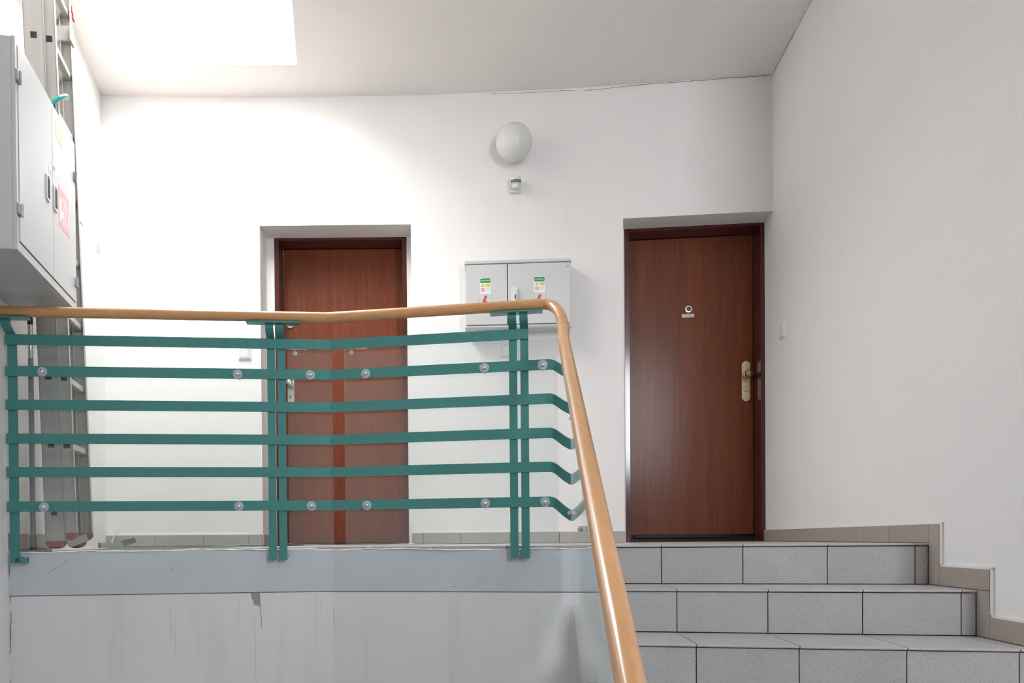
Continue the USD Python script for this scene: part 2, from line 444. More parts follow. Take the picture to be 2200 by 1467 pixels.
Z_FB = -.19
tr = thing('trim_1', (RB[0], RB[1], -.1), kind='structure')
def edge_face(d0, d1, z0, z1, to_right):
    a0, b0, c0 = LWALL.p(0)[:2], None, None
    pts = []
    for d in (d1, d0):
        p_l = meet(EL.line(d), LWALL.line(0)); p_m = meet(EL.line(d), ER.line(d)); p_r = ER.p(to_right, d)[:2]
        pts += [p_l, p_m, p_r] if d == d1 else [p_r, p_m, p_l]
    return extrude(Polygon(pts), np.array([0, 0, z0]), *np.eye(3), z1 - z0)
obj('edge_band', edge_face(-.03, .004, Z_FB, -.0105, 1.122), 'fascia_paint', tr, False)
obj('joint', edge_face(-.03, .0015, Z_FB - .004, Z_FB, 1.122), 'crack', tr, False)
obj('filler', crack_line(wander(EL.p(.05, .005, -.012), EL.p(1.34, .005, -.012), 50, .0014, 8), .003), 'filler', tr)
obj('filler', crack_line(wander(ER.p(.0, .005, -.012), ER.p(1.0, .005, -.012), 50, .0014, 9), .003), 'filler', tr)
def scratch(F, p, q, d, r=.0009, seed=1, n=14):
    return crack_line(wander(F.p(p[0], d, p[1]), F.p(q[0], d, q[1]), n, .0006, seed), r)
for k, (p, q) in enumerate((((.155, -.10), (.24, -.045)), ((.655, -.095), (.695, -.062)), ((.53, -.105), (.56, -.106)))):
    obj('scratch', scratch(EL, p, q, .004, .0009, 20 + k), 'scratch', tr)
for k, (p, q) in enumerate((((.40, -.155), (.415, -.172)), ((.335, -.10), (.338, -.12)), ((.62, -.165), (.665, -.13)), ((.53, -.16), (.532, -.176)))):
    obj('scratch', scratch(ER, p, q, .004, .0008, 30 + k), 'scratch', tr)
low = thing('wall_lower', (RB[0], RB[1], -.9), kind='structure')
obj('plaster', edge_face(-.20, 0, Z_LOW, Z_FB - .004, 1.122), 'stained_paint', low, False)
chip = Polygon([(0, 0), (.038, 0), (.040, -.062), (.033, -.055), (.012, -.048), (.010, -.03), (.002, -.022)])
obj('plaster_chip', face_poly(EL, shift(chip, .994, Z_FB - .005), 0, .0012), 'bare_plaster', low, False)
obj('crack', scratch(EL, (1.034, -.25), (1.036, -.345), .001, .0010, 41), 'crack', low)
obj('crack', crack_line(wander(EL.p(.006, .004, -.06), EL.p(-.004, .004, -.75), 60, .0018, 42), .0016), 'crack', low)
# run marks of dirty water below the joint: thin stains with a shape of their own
simple('water_stain', (.63, .605, .56), .7)
def run_mark(F, s, z0, z1, w, seed):
    r = np.random.default_rng(seed)
    zz = np.linspace(z0, z1, 24); c = s + np.cumsum(r.normal(0, .0006, 24)); h = w * r.uniform(.4, 1, 24) * np.sin(np.linspace(.35, 3.0, 24))
    return face_poly(F, Polygon([*zip(c - h, zz), *zip((c + h)[::-1], zz[::-1])]).buffer(0), 0, .0006)
for k, (F, s, z0, z1, w) in enumerate(((EL, .655, -.24, -.40, .0035), (EL, .675, -.30, -.47, .003), (EL, .945, -.215, -.42, .0022), (EL, 1.005, -.30, -.60, .004), (EL, 1.075, -.21, -.30, .002),
                                    (EL, 1.292, -.21, -.37, .0018), (ER, .0, -.24, -.40, .0035), (ER, .035, -.205, -.43, .0018))):
    obj('water_stain', run_mark(F, s, z0, z1, w, 60 + k), 'water_stain', low, False)

# ---- mid landing below, where the camera stands
flow = thing('floor_lower', (0, 0, Z_LOW), kind='structure')
obj('tiling', extrude(Polygon([(-1.9, 3.2), (X_BAY + .1, 3.2), (X_BAY + .1, Y_FRONT - .1), (-1.3, Y_FRONT - .1)]), np.array([0, 0, Z_LOW - .1]), *np.eye(3), .1), 'grey_tile', flow, False)

# ---- stairs: concrete core, riser and tread tiles with grout gaps
st = thing('stairs', (1.3, 2.9, 0), 'flight of stairs faced with speckled grey rectangular tiles beside the right wall', 'stairs', kind='structure')
N_STEP = 10
prof = [(-1.05, -.012)]
for k in range(N_STEP):
    prof += [(k - .03, -.012 - k * STEP_H), (k - .03, -.012 - (k + 1) * STEP_H)]
prof += [(N_STEP - .03, Z_LOW - .005), (N_STEP - 2.2, Z_LOW - .005), (-1.05, -.30)]
core = extrude(Polygon(prof), O_ST + AX_A * (A_LEFT + .004), AX_B, np.array([0, 0, 1.]), AX_A, A_RIGHT - A_LEFT - .006)
obj('core', core, 'grout', st, False)
obj('stringer', extrude(Polygon(prof).buffer(0), O_ST + AX_A * (A_LEFT - .014), AX_B, np.array([0, 0, 1.]), AX_A, .012), 'fascia_paint', st, False, label='grey painted side of the flight')
nb = nrm(AX_B)
nose = [(-.006, 0)] + [(.012 - .004 + .004 * math.sin(a) - .004 + .003, -.0045 + .0045 * math.cos(a)) for a in np.linspace(0, math.pi, 7)] + [(-.006, -.009)]
GAP = .0036
for k in range(N_STEP):
    z = -k * STEP_H
    cuts = [A_RIGHT] + [0 - TILE * j for j in range(4)] + [A_LEFT]
    for a1, a0 in zip(cuts[:-1], cuts[1:]):
        g0, g1 = a0 + GAP / 2, a1 - GAP / 2
        # riser tile: front face on the plane b = k
        pr = [(-.009, -.0115), (-.0008, -.0115), (0, -.0123), (0, -STEP_H + .0035), (-.0008, -STEP_H + .0027), (-.009, -STEP_H + .0027)]
        obj('riser_tile', extrude(Polygon(pr), O_ST + AX_B * k + AX_A * g0 + [0, 0, z], nb, np.array([0, 0, 1.]), AX_A, g1 - g0), 'grey_tile', st, 25)
        # tread tile of this level: from the next riser up (or the landing) to a rounded nose
        back = -STEP_Y * 1.008 + (.0 if k == 0 else .003)
        pt = [(back, -.009), (back, 0)] + [(.004 + .004 * math.sin(a), -.0045 + .0045 * math.cos(a)) for a in np.linspace(0, math.pi, 7)]
        obj('tread_tile', extrude(Polygon(pt), O_ST + AX_B * k + AX_A * g0 + [0, 0, z], nb, np.array([0, 0, 1.]), AX_A, g1 - g0), 'grey_tile', st, 25)

# ---- skirting tiles
SKH, SKT = .072, .010
br = thing('baseboard_right', RWALL.p(1, 0, 0), kind='structure')
def skirt(parent, F, s0, s1, z0, z1, mat, c=.0012):
    obj('tile', block(F, s0 + .001, s1 - .001, -.004, SKT, z0 + .0015, z1, c), mat, parent, False)
r_s = [RWALL.s @ (np.array(plan(A_RIGHT, k)) - RWALL.a) for k in range(N_STEP + 1)]       # where each riser meets the right wall
cuts = [-.17, .0, .31, .62, .93, 1.24, 1.55, r_s[0] + .001]
cuts = [-.19] + [r_s[0] - .311 * j for j in range(6, -1, -1)]
for s0, s1 in zip(cuts[:-1], cuts[1:]):
    skirt(br, RWALL, s0, s1, 0, SKH, 'skirting_tile')
beads = []
for k in range(3):
    zt, zb = (SKH if k == 0 else 0) - k * STEP_H, -(k + 1) * STEP_H
    if r_s[k] + SKH < S_END:
        skirt(br, RWALL, r_s[k], r_s[k] + SKH, zb, zt, 'skirting_tile')
        skirt(br, RWALL, r_s[k] + SKH, min(r_s[k + 1] + SKH, S_END), zb, zb + SKH, 'skirting_tile')
        beads += [block(RWALL, r_s[k] + SKH, r_s[k] + SKH + .014, -.002, .007, zb + SKH, SKH - k * STEP_H + .006), block(RWALL, r_s[k] + SKH, min(r_s[k + 1] + SKH + .014, S_END), -.002, .007, zb + SKH, zb + SKH + .008)]
beads.append(block(RWALL, -.1, r_s[0] + SKH + .014, -.002, .006, SKH, SKH + .005))
obj('filler_bead', join(*beads), 'filler', br, False, label='white filler bead along the top of the skirting')

bb = thing('baseboard_back', BW[1].p(0), kind='structure')
def skirt_run(F, s0, s1, step, first=0.0, mat='back_skirting_tile'):
    s = s0
    while s < s1 - .002:
        e = min(s + (first if (s == s0 and first) else step), s1)
        skirt(bb, F, s, e, 0, SKH, mat)
        s = e
skirt_run(BW[0], .004, BW[0].len, .311, .30)
skirt_run(BW[1], 0, L_REC[0], .311)
skirt_run(BW[1], L_REC[1], BW[1].len, .311)
skirt_run(BW[2], 0, BW[2].len, .311, .24)
skirt_run(BW[3], 0, R_REC[0], .311, .10)
def reveal_tile(F, s, d0, d1, side):
    obj('tile', block(F, s - (.0 if side > 0 else SKT), s + (SKT if side > 0 else .0), d0, d1, .0015, SKH, .001), 'back_skirting_tile', bb, False)
reveal_tile(BW[1], L_REC[0], -.20, SKT, 1); reveal_tile(BW[1], L_REC[1], -.20, SKT, -1)
obj('filler_bead', join(block(BW[0], 0, BW[0].len, -.002, .006, SKH, SKH + .006), block(BW[2], 0, BW[2].len, -.002, .006, SKH, SKH + .005), block(BW[1], L_REC[1], BW[1].len, -.002, .006, SKH, SKH + .005), block(BW[3], 0, R_REC[0], -.002, .006, SKH, SKH + .005)), 'filler', bb, False)
# torn white filler hanging off the end of the skirting by the ladder foot
for k, pts in enumerate(([(.045, .020, .004), (.042, .024, .05), (.055, .03, .085), (.10, .035, .095)], [(.06, .03, .06), (.03, .04, .03), (.05, .03, .006), (.09, .035, .012)])):
    pts = np.array([BW[0].p(*q) for q in pts])
    obj('torn_filler', tube(np.vstack([bezier(pts[0], pts[1], pts[2], pts[3], 14)]), np.linspace(.004, .002, 14), 6), 'filler', bb)
bl = thing('baseboard_left', LWALL.p(1), kind='structure')
s_edge = LWALL.s @ (meet(EL.line(0), LWALL.line(0)) - LWALL.a)
for j in range(6):
    s0, s1 = 1.10 + .311 * j, min(1.10 + .311 * (j + 1), s_edge - .002)
    if s1 > s0:
        skirt(bl, LWALL, s0, s1, 0, SKH, 'skirting_tile')

# ---------------------------------------------------------------- doors
def door(name, F, hole, d_front, leaf_d, label, knob_side, jamb=.030):
    s0, s1, top = hole
    t = thing(name, F.p((s0 + s1) / 2, d_front, 0), label, 'door', kind='structure')
    out = sbox(s0, 0, s1, top)
    inn = sbox(s0 + jamb, -.01, s1 - jamb, top - .022)
    fm = join(face_poly(F, out.difference(inn), d_front - .012, d_front + .002),
              face_poly(F, sbox(s0 + .006, 0, s1 - .006, top - .006).difference(sbox(s0 + jamb - .001, -.01, s1 - jamb + .001, top - .021)), leaf_d - .04, d_front - .010))
    obj('frame', fm, 'maroon_enamel', t, 20)
    return t, s0 + jamb, s1 - jamb, top - .022

d1, a0, a1, at_ = door('door_1', BW[1], L_HOLE, -.20, -.345, 'reddish-brown veneered door behind the railing, with silver lock plate at its left', -1)
d1_leaf = obj('leaf', block(BW[1], a0 + .003, a1 - .003, -.385, -.345, .012, at_ - .003, .002), 'mahogany_veneer', d1, False)
obj('threshold', block(BW[1], a0, a1, -.40, -.22, -.004, .006, .002), 'dark_rubber', d1, False)
F = BW[1]; LD = -.345
pl = obj('lock_plate', join(face_poly(F, shift(rounded(.046, .225, .006), .216, 1.06), LD, LD + .007)), 'satin_nickel', d1)
obj('knob', lathe([(.015, 0), (.015, .02), (.011, .03), (.022, .042), (.027, .055), (.026, .066), (.018, .074), (.004, .077)], F.p(.214, LD + .006, 1.100), F.N), 'satin_nickel', pl)
kp = obj('cylinder_rosette', face_poly(F, shift(rounded(.034, .058, .016), .214, 1.010), LD + .006, LD + .012), 'satin_nickel', pl)
obj('keyhole', join(face_poly(F, shapely.geometry.Point(.214, 1.016).buffer(.006), LD + .011, LD + .0135), face_poly(F, sbox(.2125, .998, .2155, 1.014), LD + .011, LD + .0135)), 'ink_black', pl, False)
ul = obj('upper_lock', join(lathe([(.024, 0), (.024, .010), (.020, .016), (.020, .024)], F.p(.216, LD, 1.524), F.N), face_poly(F, shift(rounded(.046, .05, .020), .216, 1.510), LD, LD + .010)), 'satin_nickel', d1)

d2, b0, b1, bt_ = door('door_2', BW[3], R_HOLE, -.17, -.310, 'reddish-brown veneered door in the right corner, with peephole and brass knob plate', 1)
F = BW[3]; LD = -.310
obj('leaf', block(F, b0 + .003, b1 - .003, -.350, LD, .046, bt_ - .003, .002), 'mahogany_veneer', d2, False)
obj('draught_seal', join(block(F, b0 + .045, b1 - .16, LD - .02, LD + .006, .026, .050, .002), block(F, b0 + .001, b1 - .001, LD - .04, LD - .012, .002, .0465, .001)), 'dark_rubber', d2, False, label='worn black draught seal under the leaf')
obj('threshold', block(F, b0, b1, -.36, -.18, -.004, .005, .002), 'mahogany_veneer', d2, False)
pl = obj('lock_plate', face_poly(F, shift(rounded(.052, .262, .025), 1.120, 1.051), LD, LD + .008), 'brass', d2, label='brass lock plate with rounded ends')
obj('knob', lathe([(.022, 0), (.020, .008), (.012, .014), (.011, .030), (.020, .040), (.027, .052), (.028, .060), (.024, .070), (.012, .077), (.002, .079)], F.p(1.122, LD + .008, 1.088), F.N), 'bronze', pl)
obj('cylinder_rosette', lathe([(.021, 0), (.021, .006), (.019, .009), (.012, .009), (.012, .006)], F.p(1.120, LD + .008, 1.002), F.N), 'brass', pl)
obj('keyhole', join(face_poly(F, shapely.geometry.Point(1.120, 1.008).buffer(.006), LD + .013, LD + .0155), face_poly(F, sbox(1.1185, .990, 1.1215, 1.004), LD + .013, LD + .0155)), 'steel', pl, False)
ph = obj('peephole', lathe([(.0245, 0), (.0245, .004), (.022, .008), (.015, .009), (.013, .005), (.013, .003)], F.p(.757, LD, 1.537), F.N), 'brass', d2, label='brass ringed peephole')
obj('lens', lathe([(.0125, .0), (.012, .003), (.008, .006), (.002, .007)], F.p(.757, LD + .002, 1.537), F.N), 'lens_grey', ph)
obj('name_plate', block(F, .713, .794, LD, LD + .003, 1.482, 1.5065, .0008), 'light_grey_metal', d2, False, label='small blank-looking silver name plate')

# ---------------------------------------------------------------- railing of the landing and the flight
rail = thing('stair_railing', (RB[0], RB[1] - .05, 0), 'stair railing of teal flat bars and glass panes under a round beech handrail', 'railing')
D_POST, D_BAR, D_GLASS, D_HAND = .034, .044, .016, .100
Z_HAND, R_HAND = .965, .0215
GX = lambda y: .573 + .129 * (y - 3.0)        # plane of the sloping glass
HX = lambda y: .270 + .129 * (y - 1.01)       # the sloping handrail
HZ = lambda y: -.166 + .540 * (y - 1.01)
def bend(d, z, k=0):
    q = meet(EL.line(d), ER.line(d)); return np.array([*q, z])
# handrail: two straight lengths, elbow, sloping length
hl0 = np.array([*meet(EL.line(D_HAND), LWALL.line(.004)), Z_HAND]); hm = bend(D_HAND, Z_HAND)
obj('handrail', tube(np.linspace(hl0, hm + [-.0006, 0, 0], 12), R_HAND, 28), 'beech', rail, 40)
h_end = ER.p(.908, D_HAND, Z_HAND)
obj('handrail', tube(np.linspace(hm + [.0006, 0, 0], h_end, 12), R_HAND, 28), 'beech', rail, 40)
y_e = 2.70
pe = np.array([HX(y_e) + .004, y_e, HZ(y_e)]); ud = nrm([.129, 1, .540])
elbow = bezier(h_end + ER.S * .0008, h_end + ER.S * .075, pe + ud * .19 + [.012, 0, .01], pe, 30)
obj('handrail_elbow', tube(elbow, R_HAND, 28), 'beech', rail, 60)
pend = np.array([HX(.10), .10, HZ(.10)])
obj('handrail', tube(np.linspace(pe - ud * .0008, pend, 16), R_HAND, 28), 'beech_slope', rail, 40)

# posts: flat straps, cranked forward under the handrail
def strap_post(F, s, w=.033):
    dz = [(D_POST, -.052), (D_POST, .30), (D_POST, .880)] + [(D_POST + .060 * math.sin(math.pi / 2 * min(1, t * 1.35)), .884 + .054 * t) for t in np.linspace(.03, 1, 14)]
    path = np.array([F.p(s, d, z) for d, z in dz])
    tan = np.gradient(path, axis=0); tan /= np.linalg.norm(tan, axis=1)[:, None]
    side = np.cross(np.repeat([F.S], len(path), 0), tan)
    return ribbon(path, side, np.repeat([F.S * w / 2], len(path), 0), .008)
posts = [(EL, .042, .036), (EL, 1.093, .033), (EL, 1.137, .033), (ER, .786, .033), (ER, .832, .033)]
for F, s, w in posts:
    pp = obj('post', strap_post(F, s, w), 'green_enamel', rail, 35)
    obj('foot_bolt', lathe([(.009, 0), (.009, .03), (.012, .031), (.012, .036)], F.p(s + .012, -.006, -.032), F.N, 14), 'steel', pp)
obj('foot_tab', block(EL, .042, .085, .004, D_POST + .004, -.052, -.030, .002), 'green_enamel', rail, False)
for F, s0, s1 in ((EL, .0, .135), (EL, 1.000, 1.222), (ER, .698, .908)):
    obj('saddle_plate', block(F, s0, s1, D_HAND - .024, D_HAND + .020, Z_HAND - R_HAND - .0085, Z_HAND - R_HAND - .0005, .0015), 'green_enamel', rail, False)

# six horizontal flat bars, folded with the landing edge; five of them turn the corner and run out against the sloping glass
BAR_Z = [.866, .737, .5985, .4595, .3215, .1795]
BAR_H = .042
for k, z in enumerate(BAR_Z):
    p0 = EL.p(.018, D_BAR, z); pm = bend(D_BAR, z)
    if k == 0:
        pts = [p0, pm, ER.p(.849, D_BAR, z)]; ptsx = []
    else:
        end = np.array([GX(2.955) - .0035, 2.955, z - .060])
        ptsx = list(bezier(ER.p(.925, D_BAR, z), ER.p(.965, D_BAR, z), end + [-.045, .060, .036], end, 16))
        pts = [p0, pm] + ptsx
    pts = np.array(pts)
    tan = np.gradient(pts, axis=0); tan[:, 2] = 0
    side = []
    for i, q in enumerate(pts):
        if i == 1:
            bis = nrm(EL.N + ER.N); side.append(bis / (bis @ EL.N))
        elif i == 0:
            side.append(EL.N)
        elif i == 2:
            side.append(ER.N)
        else:
            t = nrm(tan[i]); side.append(np.array([t[1], -t[0], 0]))
    obj('bar', ribbon(pts, np.array(side), np.repeat([[0, 0, BAR_H / 2]], len(pts), 0), .008), 'green_enamel', rail, 9 if k else False)

# glass panes behind the bars
for F, s0, s1, z0, z1 in ((EL, .085, 1.045, .012, .850), (EL, 1.160, 1.352, .012, .850), (ER, .063, .966, .012, .850)):
    obj('glass_pane', block(F, s0, s1, D_GLASS - .003, D_GLASS + .003, z0, z1, .0006), 'safety_glass', rail, False, label='clear glass pane behind the bars')
sg = np.array([.129, 1, 0]); ng = nrm([1, -.129, 0])
def slope_pane(y0, y1):
    """y0 near, y1 far; edges parallel to the handrail"""
    poly = Polygon([(y0, HZ(y0) - 1.085), (y1, HZ(y1) - 1.085), (y1, HZ(y1) - .15), (y0, HZ(y0) - .15)])
    return extrude(poly, np.array([GX(0), 0, 0]), sg, np.array([0, 0, 1.]), ng, .008)
obj('glass_pane', slope_pane(1.22, 2.985), 'safety_glass', rail, False, label='sloping glass pane along the flight of stairs')
obj('glass_pane', slope_pane(.30, 1.18), 'safety_glass', rail, False, label='sloping glass pane along the flight of stairs')

# bolts: chrome caps on frosted washers
def bolt(o, n):
    w = obj('washer', lathe([(.0195, 0), (.0205, .0015), (.0195, .0045), (.012, .0055)], o, n, 24), 'frosted_plastic', rail)
    obj('bolt', lathe([(.0105, .004), (.0105, .009), (.0085, .013), (.004, .0155), (.0005, .016)], o, n, 18), 'chrome', w)
    obj('spacer', lathe([(.017, -.024), (.017, -.009)], o, n, 18), 'dark_rubber', w)
for F, s in ((EL, .165), (EL, .955), (EL, 1.258), (ER, .165), (ER, .668)):
    for z in (BAR_Z[1], BAR_Z[5]):
        bolt(F.p(s, D_BAR + .004, z - .003), F.N)
bolt(ER.p(.906, D_BAR + .004, BAR_Z[1] - .002), ER.N)
bolt(ER.p(.912, D_BAR + .004, BAR_Z[5] - .001), ER.N)
for F, s in ((EL, 1.193), (ER, .095)):
    obj('glass_plug', lathe([(.010, 0), (.010, .003), (.006, .004)], F.p(s, D_GLASS + .003, .833), F.N, 14), 'frosted_plastic', rail)
# chrome clamps on the sloping glass, held off the flight on studs
def clamp(y, z, reach):
    o = np.array([GX(y), y, z])
    c = obj('glass_clamp', lathe([(.0, -.018), (.006, -.0175), (.0088, -.014), (.0092, -.004), (.0092, -.0005)], o, ng, 18), 'chrome', rail)
    obj('gasket', lathe([(.012, .0085), (.012, .012)], o, ng, 18), 'dark_rubber', c)
    obj('stud', lathe([(.006, .012), (.006, reach)], o, ng, 14), 'chrome', c)
clamp(2.945, .128, .03)
clamp(2.385, .060, .05)
clamp(2.10, -.385, .125)
clamp(1.40, -.80, .125)
clamp(2.80, .48, .03)

# ---------------------------------------------------------------- hydrant cabinet on the left wall
hc = thing('hydrant_cabinet', LWALL.p(1.96, .13, 1.02), 'large white steel fire hose cabinet with two doors on the left wall', 'cabinet')
CS0, CS1, CZ0, CZ1, CD = 1.592, 2.300, 1.030, 1.752, .245
hc_body = block(LWALL, CS0, CS1, .002, CD, CZ0, CZ1, .003)
obj('body', hc_body, 'white_metal', hc, False)
rim = sbox(CS0, CZ0, CS1, CZ1)
obj('rim', face_poly(LWALL, rim.difference(sbox(CS0 + .018, CZ0 + .030, CS1 - .020, CZ1 - .018)), CD, CD + .012), 'white_metal', hc, False)
split = 1.912
for s0, s1, hs in ((CS0 + .020, split - .002, CS0 + .020), (split + .002, CS1 - .022, CS1 - .022)):
    inner = sbox(s0, CZ0 + .036, s1, CZ1 - .020)
    dr = obj('door', face_poly(LWALL, inner, CD + .001, CD + .014), 'white_metal', hc, False)
    # recessed lever latch
    ls = (split - .030) if s0 < split - .1 else (split + .062)
    obj('latch', face_poly(LWALL, shift(rounded(.046, .100, .010), ls, 1.388).difference(shift(rounded(.034, .086, .006), ls, 1.388)), CD + .013, CD + .019), 'white_plastic', dr)
    obj('latch_lever', block(LWALL, ls - .010, ls + .006, CD + .014, CD + .022, 1.352, 1.424, .003), 'grey_plastic', dr, False)
    for z in (1.150, 1.603):
        hz_ = z if s0 < split - .1 else z + .02
        e = -1 if s0 < split - .1 else 1
        obj('hinge', join(block(LWALL, min(hs - .012 * -e * -1, hs + .026 * -e * -1), max(hs - .012 * -e * -1, hs + .026 * -e * -1), CD + .012, CD + .020, hz_ - .019, hz_ + .019, .002),
                          lathe([(.006, -.021), (.006, .021)], LWALL.p(hs, CD + .020, hz_), (0, 0, 1), 12)), 'steel', dr)
dr = hc + '/door'
obj('yellow_sticker', face_poly(LWALL, sbox(1.770, 1.640, 1.862, 1.706), CD + .014, CD + .0146), 'sticker_cream', dr, False, label='pale yellow notice sticker')
sg_ = obj('hose_sign', face_poly(LWALL, sbox(1.694, 1.304, 1.840, 1.462), CD + .014, CD + .0146), 'sticker_pink', dr, False, label='pale red fire hose sign with white symbol')
# white hose reel and flames, flat print
marks = [sbox(1.800, 1.330, 1.826, 1.420), sbox(1.776, 1.352, 1.800, 1.376)]
for j in range(4):
    c0 = 1.782 - .022 * j
    arc = shapely.geometry.LineString([(c0, 1.325), (c0 - .012, 1.350), (c0 - .004, 1.378), (c0 - .016, 1.408), (c0 - .008, 1.436)]).buffer(.0036)
    marks.append(arc)
obj('hose_symbol', face_poly(LWALL, shapely.union_all(marks).intersection(sbox(1.698, 1.308, 1.836, 1.458)), CD + .0146, CD + .0150), 'sticker_white', sg_, False)
obj('red_mark', face_poly(LWALL, sbox(1.886, 1.494, 1.898, 1.510), CD + .014, CD + .0148), 'sticker_red', dr, False)
obj('lilac_mark', face_poly(LWALL, sbox(1.928, 1.462, 1.962, 1.476), CD + .014, CD + .0148), 'sticker_lilac', hc + '/door_001', False)

# ---------------------------------------------------------------- two-section aluminium ladder leaning in the corner
ld = thing('extension_ladder', (-1.62, 3.4, 0), 'aluminium two-section extension ladder with red feet, leaning upright on the left wall', 'ladder')
LW_S = -LWALL.S                                                  # away from the viewer along the wall
LEAN = nrm([-.0288, -.0015, 1])
LN = nrm(np.cross(LW_S, LEAN)); LN = LN if LN[0] > 0 else -LN
def lad(o, t, w, z):     # thickness out from the wall, width away from the viewer, length
    return np.asarray(o) + LN * t + LW_S * w + LEAN * z
def lbox(o, t0, t1, w0, w1, z0, z1, c=.002):
    pts = []
    for t, et in ((t0, 1), (t1, -1)):
        for w, ew in ((w0, 1), (w1, -1)):
            for z, ez in ((z0, 1), (z1, -1)):
                pts += [lad(o, t + et * c, w + ew * c, z), lad(o, t + et * c, w, z + ez * c), lad(o, t, w + ew * c, z + ez * c)]
    return hull(pts)
def stile(o, depth, w0, z0, z1, open_side):
    """channel section: web with two returned flanges"""
    web = lbox(o, 0, depth, w0 if open_side > 0 else w0 + .022, w0 + .003 if open_side > 0 else w0 + .025, z0, z1, .001)
    return join(web, lbox(o, 0, .004, w0, w0 + .025, z0, z1, .001), lbox(o, depth - .004, depth, w0, w0 + .025, z0, z1, .001))
O1 = np.array([-1.661, 3.255, 0.0]); O2 = np.array([-1.5925, 3.285, 0.0])
RUNG_Z = [.161 + .2947 * i for i in range(9)]
def section(o, depth, width, z0, z1, n0, red):
    out = []
    for j, (w0, side) in enumerate(((0, 1), (width - .025, -1))):
        p = obj('stile', stile(o, depth, w0, z0, z1, side), 'aluminium', ld, False)
        web_w = w0 - .0006 if side > 0 else w0 + .025
        a = [lad(o, depth * (.5 + .5 * math.cos(q)), w0 + .0125, z0 - .003 - .030 * math.sin(q) ** .8 if 0 < q < math.pi else z0 - .003) for q in np.linspace(0, math.pi, 12)]
        foot = hull([q + LW_S * e for q in a for e in (-.014, .014)] + [lad(o, t, w0 + .0125 + e, z0 + .0) for t in (.001, depth - .001) for e in (-.014, .014)])
        obj('foot', foot, 'red_plastic', p, 35, label='dark red rubber foot')
        for t in (.25, .75):
            obj('rivet', lathe([(.0045, 0), (.0045, .002), (.002, .0035)], lad(o, depth * t, w0 if side > 0 else w0 + .022, z0 + .022), -LW_S, 10), 'steel', p)
        out.append(p)
    for z in RUNG_Z[n0:]:
        if z < z1 - .03:
            r = obj('rung', lbox(o, depth * .5 - .014, depth * .5 + .014, .003, width - .003, z - .014, z + .014, .003), 'aluminium', ld, False)
            obj('rung_end', lbox(o, depth * .5 - .0145, depth * .5 + .0145, -.001, .004, z - .0155, z + .0155, .003), 'black_plastic', r, False, label='black square rung end')
    return out
s1p = section(O1, .080, .345, .035, 2.66, 0, True)
s2p = section(O2, .050, .285, .072, 2.74, 1, True)
# guide bracket on the far stile, lock hook, floor traverse
obj('guide_bracket', join(lbox(O2, -.020, .056, .258, .290, 2.385, 2.455), lbox(O2, .050, .058, .225, .290, 2.37, 2.45)), 'aluminium', ld, False)
obj('lock_hook', join(lbox(O2, .054, .062, .262, .286, 2.52, 2.555), lbox(O2, .056, .066, .262, .286, 2.49, 2.515)), 'red_plastic', ld, False, label='small dark red lock hook')
def bar3(p, q, w, h, c=.002):
    p, q = np.array(p), np.array(q); t = nrm(q - p); x, y = ring_frame(t)
    return hull([e + x * a * w / 2 + y * b * h / 2 for e in (p, q) for a in (-1, 1) for b in (-1, 1)])
obj('traverse', bar3((-1.585, 3.30, .024), (-1.520, 3.34, .052), .03, .032), 'dull_metal', ld, False, label='tilted grey stabiliser bar at the foot')
obj('traverse', bar3((-1.500, 3.42, .016), (-1.430, 3.50, .014), .03, .022), 'aluminium', ld, False)
obj('traverse_end', join(bar3((-1.440, 3.52, .022), (-1.385, 3.545, .040), .035, .026)), 'grey_plastic', ld, False)
# strip of torn clear film at the skirting end by the ladder foot
ck = thing('bicycle_lock', (-1.56, 3.3, 1.9), 'short teal vinyl-sleeved cable lock looped round the ladder stile', 'cable lock')
lo = lad(O2, .025, .0, 1.935)
loop = [lo + LN * a + LW_S * b + LEAN * c for a, b, c in ((-.030, -.020, -.030), (.000, -.036, -.020), (.026, -.036, .004), (.046, -.018, .030), (.056, .012, .052), (.048, .034, .060))]
tt = np.linspace(0, 1, len(loop)); q = np.linspace(0, 1, 30)
from scipy.interpolate import CubicSpline
obj('cable', tube(CubicSpline(tt, np.array(loop))(q), .0095, 14), 'teal_vinyl', ck, 60)
obj('end_sleeve', tube([loop[-2], loop[-1] + (loop[-1] - loop[-2]) * .4], .0115, 14), 'white_plastic', ck, label='white end sleeve')

# thin grey pole beside the ladder
gp = thing('telescopic_pole', (-1.700, 3.225, 0), 'thin grey telescopic pole with black tip standing upright left of the ladder', 'pole')
gx, gy = -1.700, 3.225
def up(r, z0, z1, n=18):
    return lathe([(r * .9, 0), (r, .002), (r, z1 - z0 - .002), (r * .9, z1 - z0)], np.array([gx, gy, z0]), (0, 0, 1), n)
obj('base_sleeve', up(.0135, .0, .062), 'dark_grey_plastic', gp)
obj('shaft', up(.0108, .062, .822), 'grey_plastic', gp)
obj('clear_section', up(.0100, .822, .966), 'satin_nickel', gp, label='bright silver upper section')
obj('tip', up(.0112, .966, .996), 'black_plastic', gp, label='black tip')

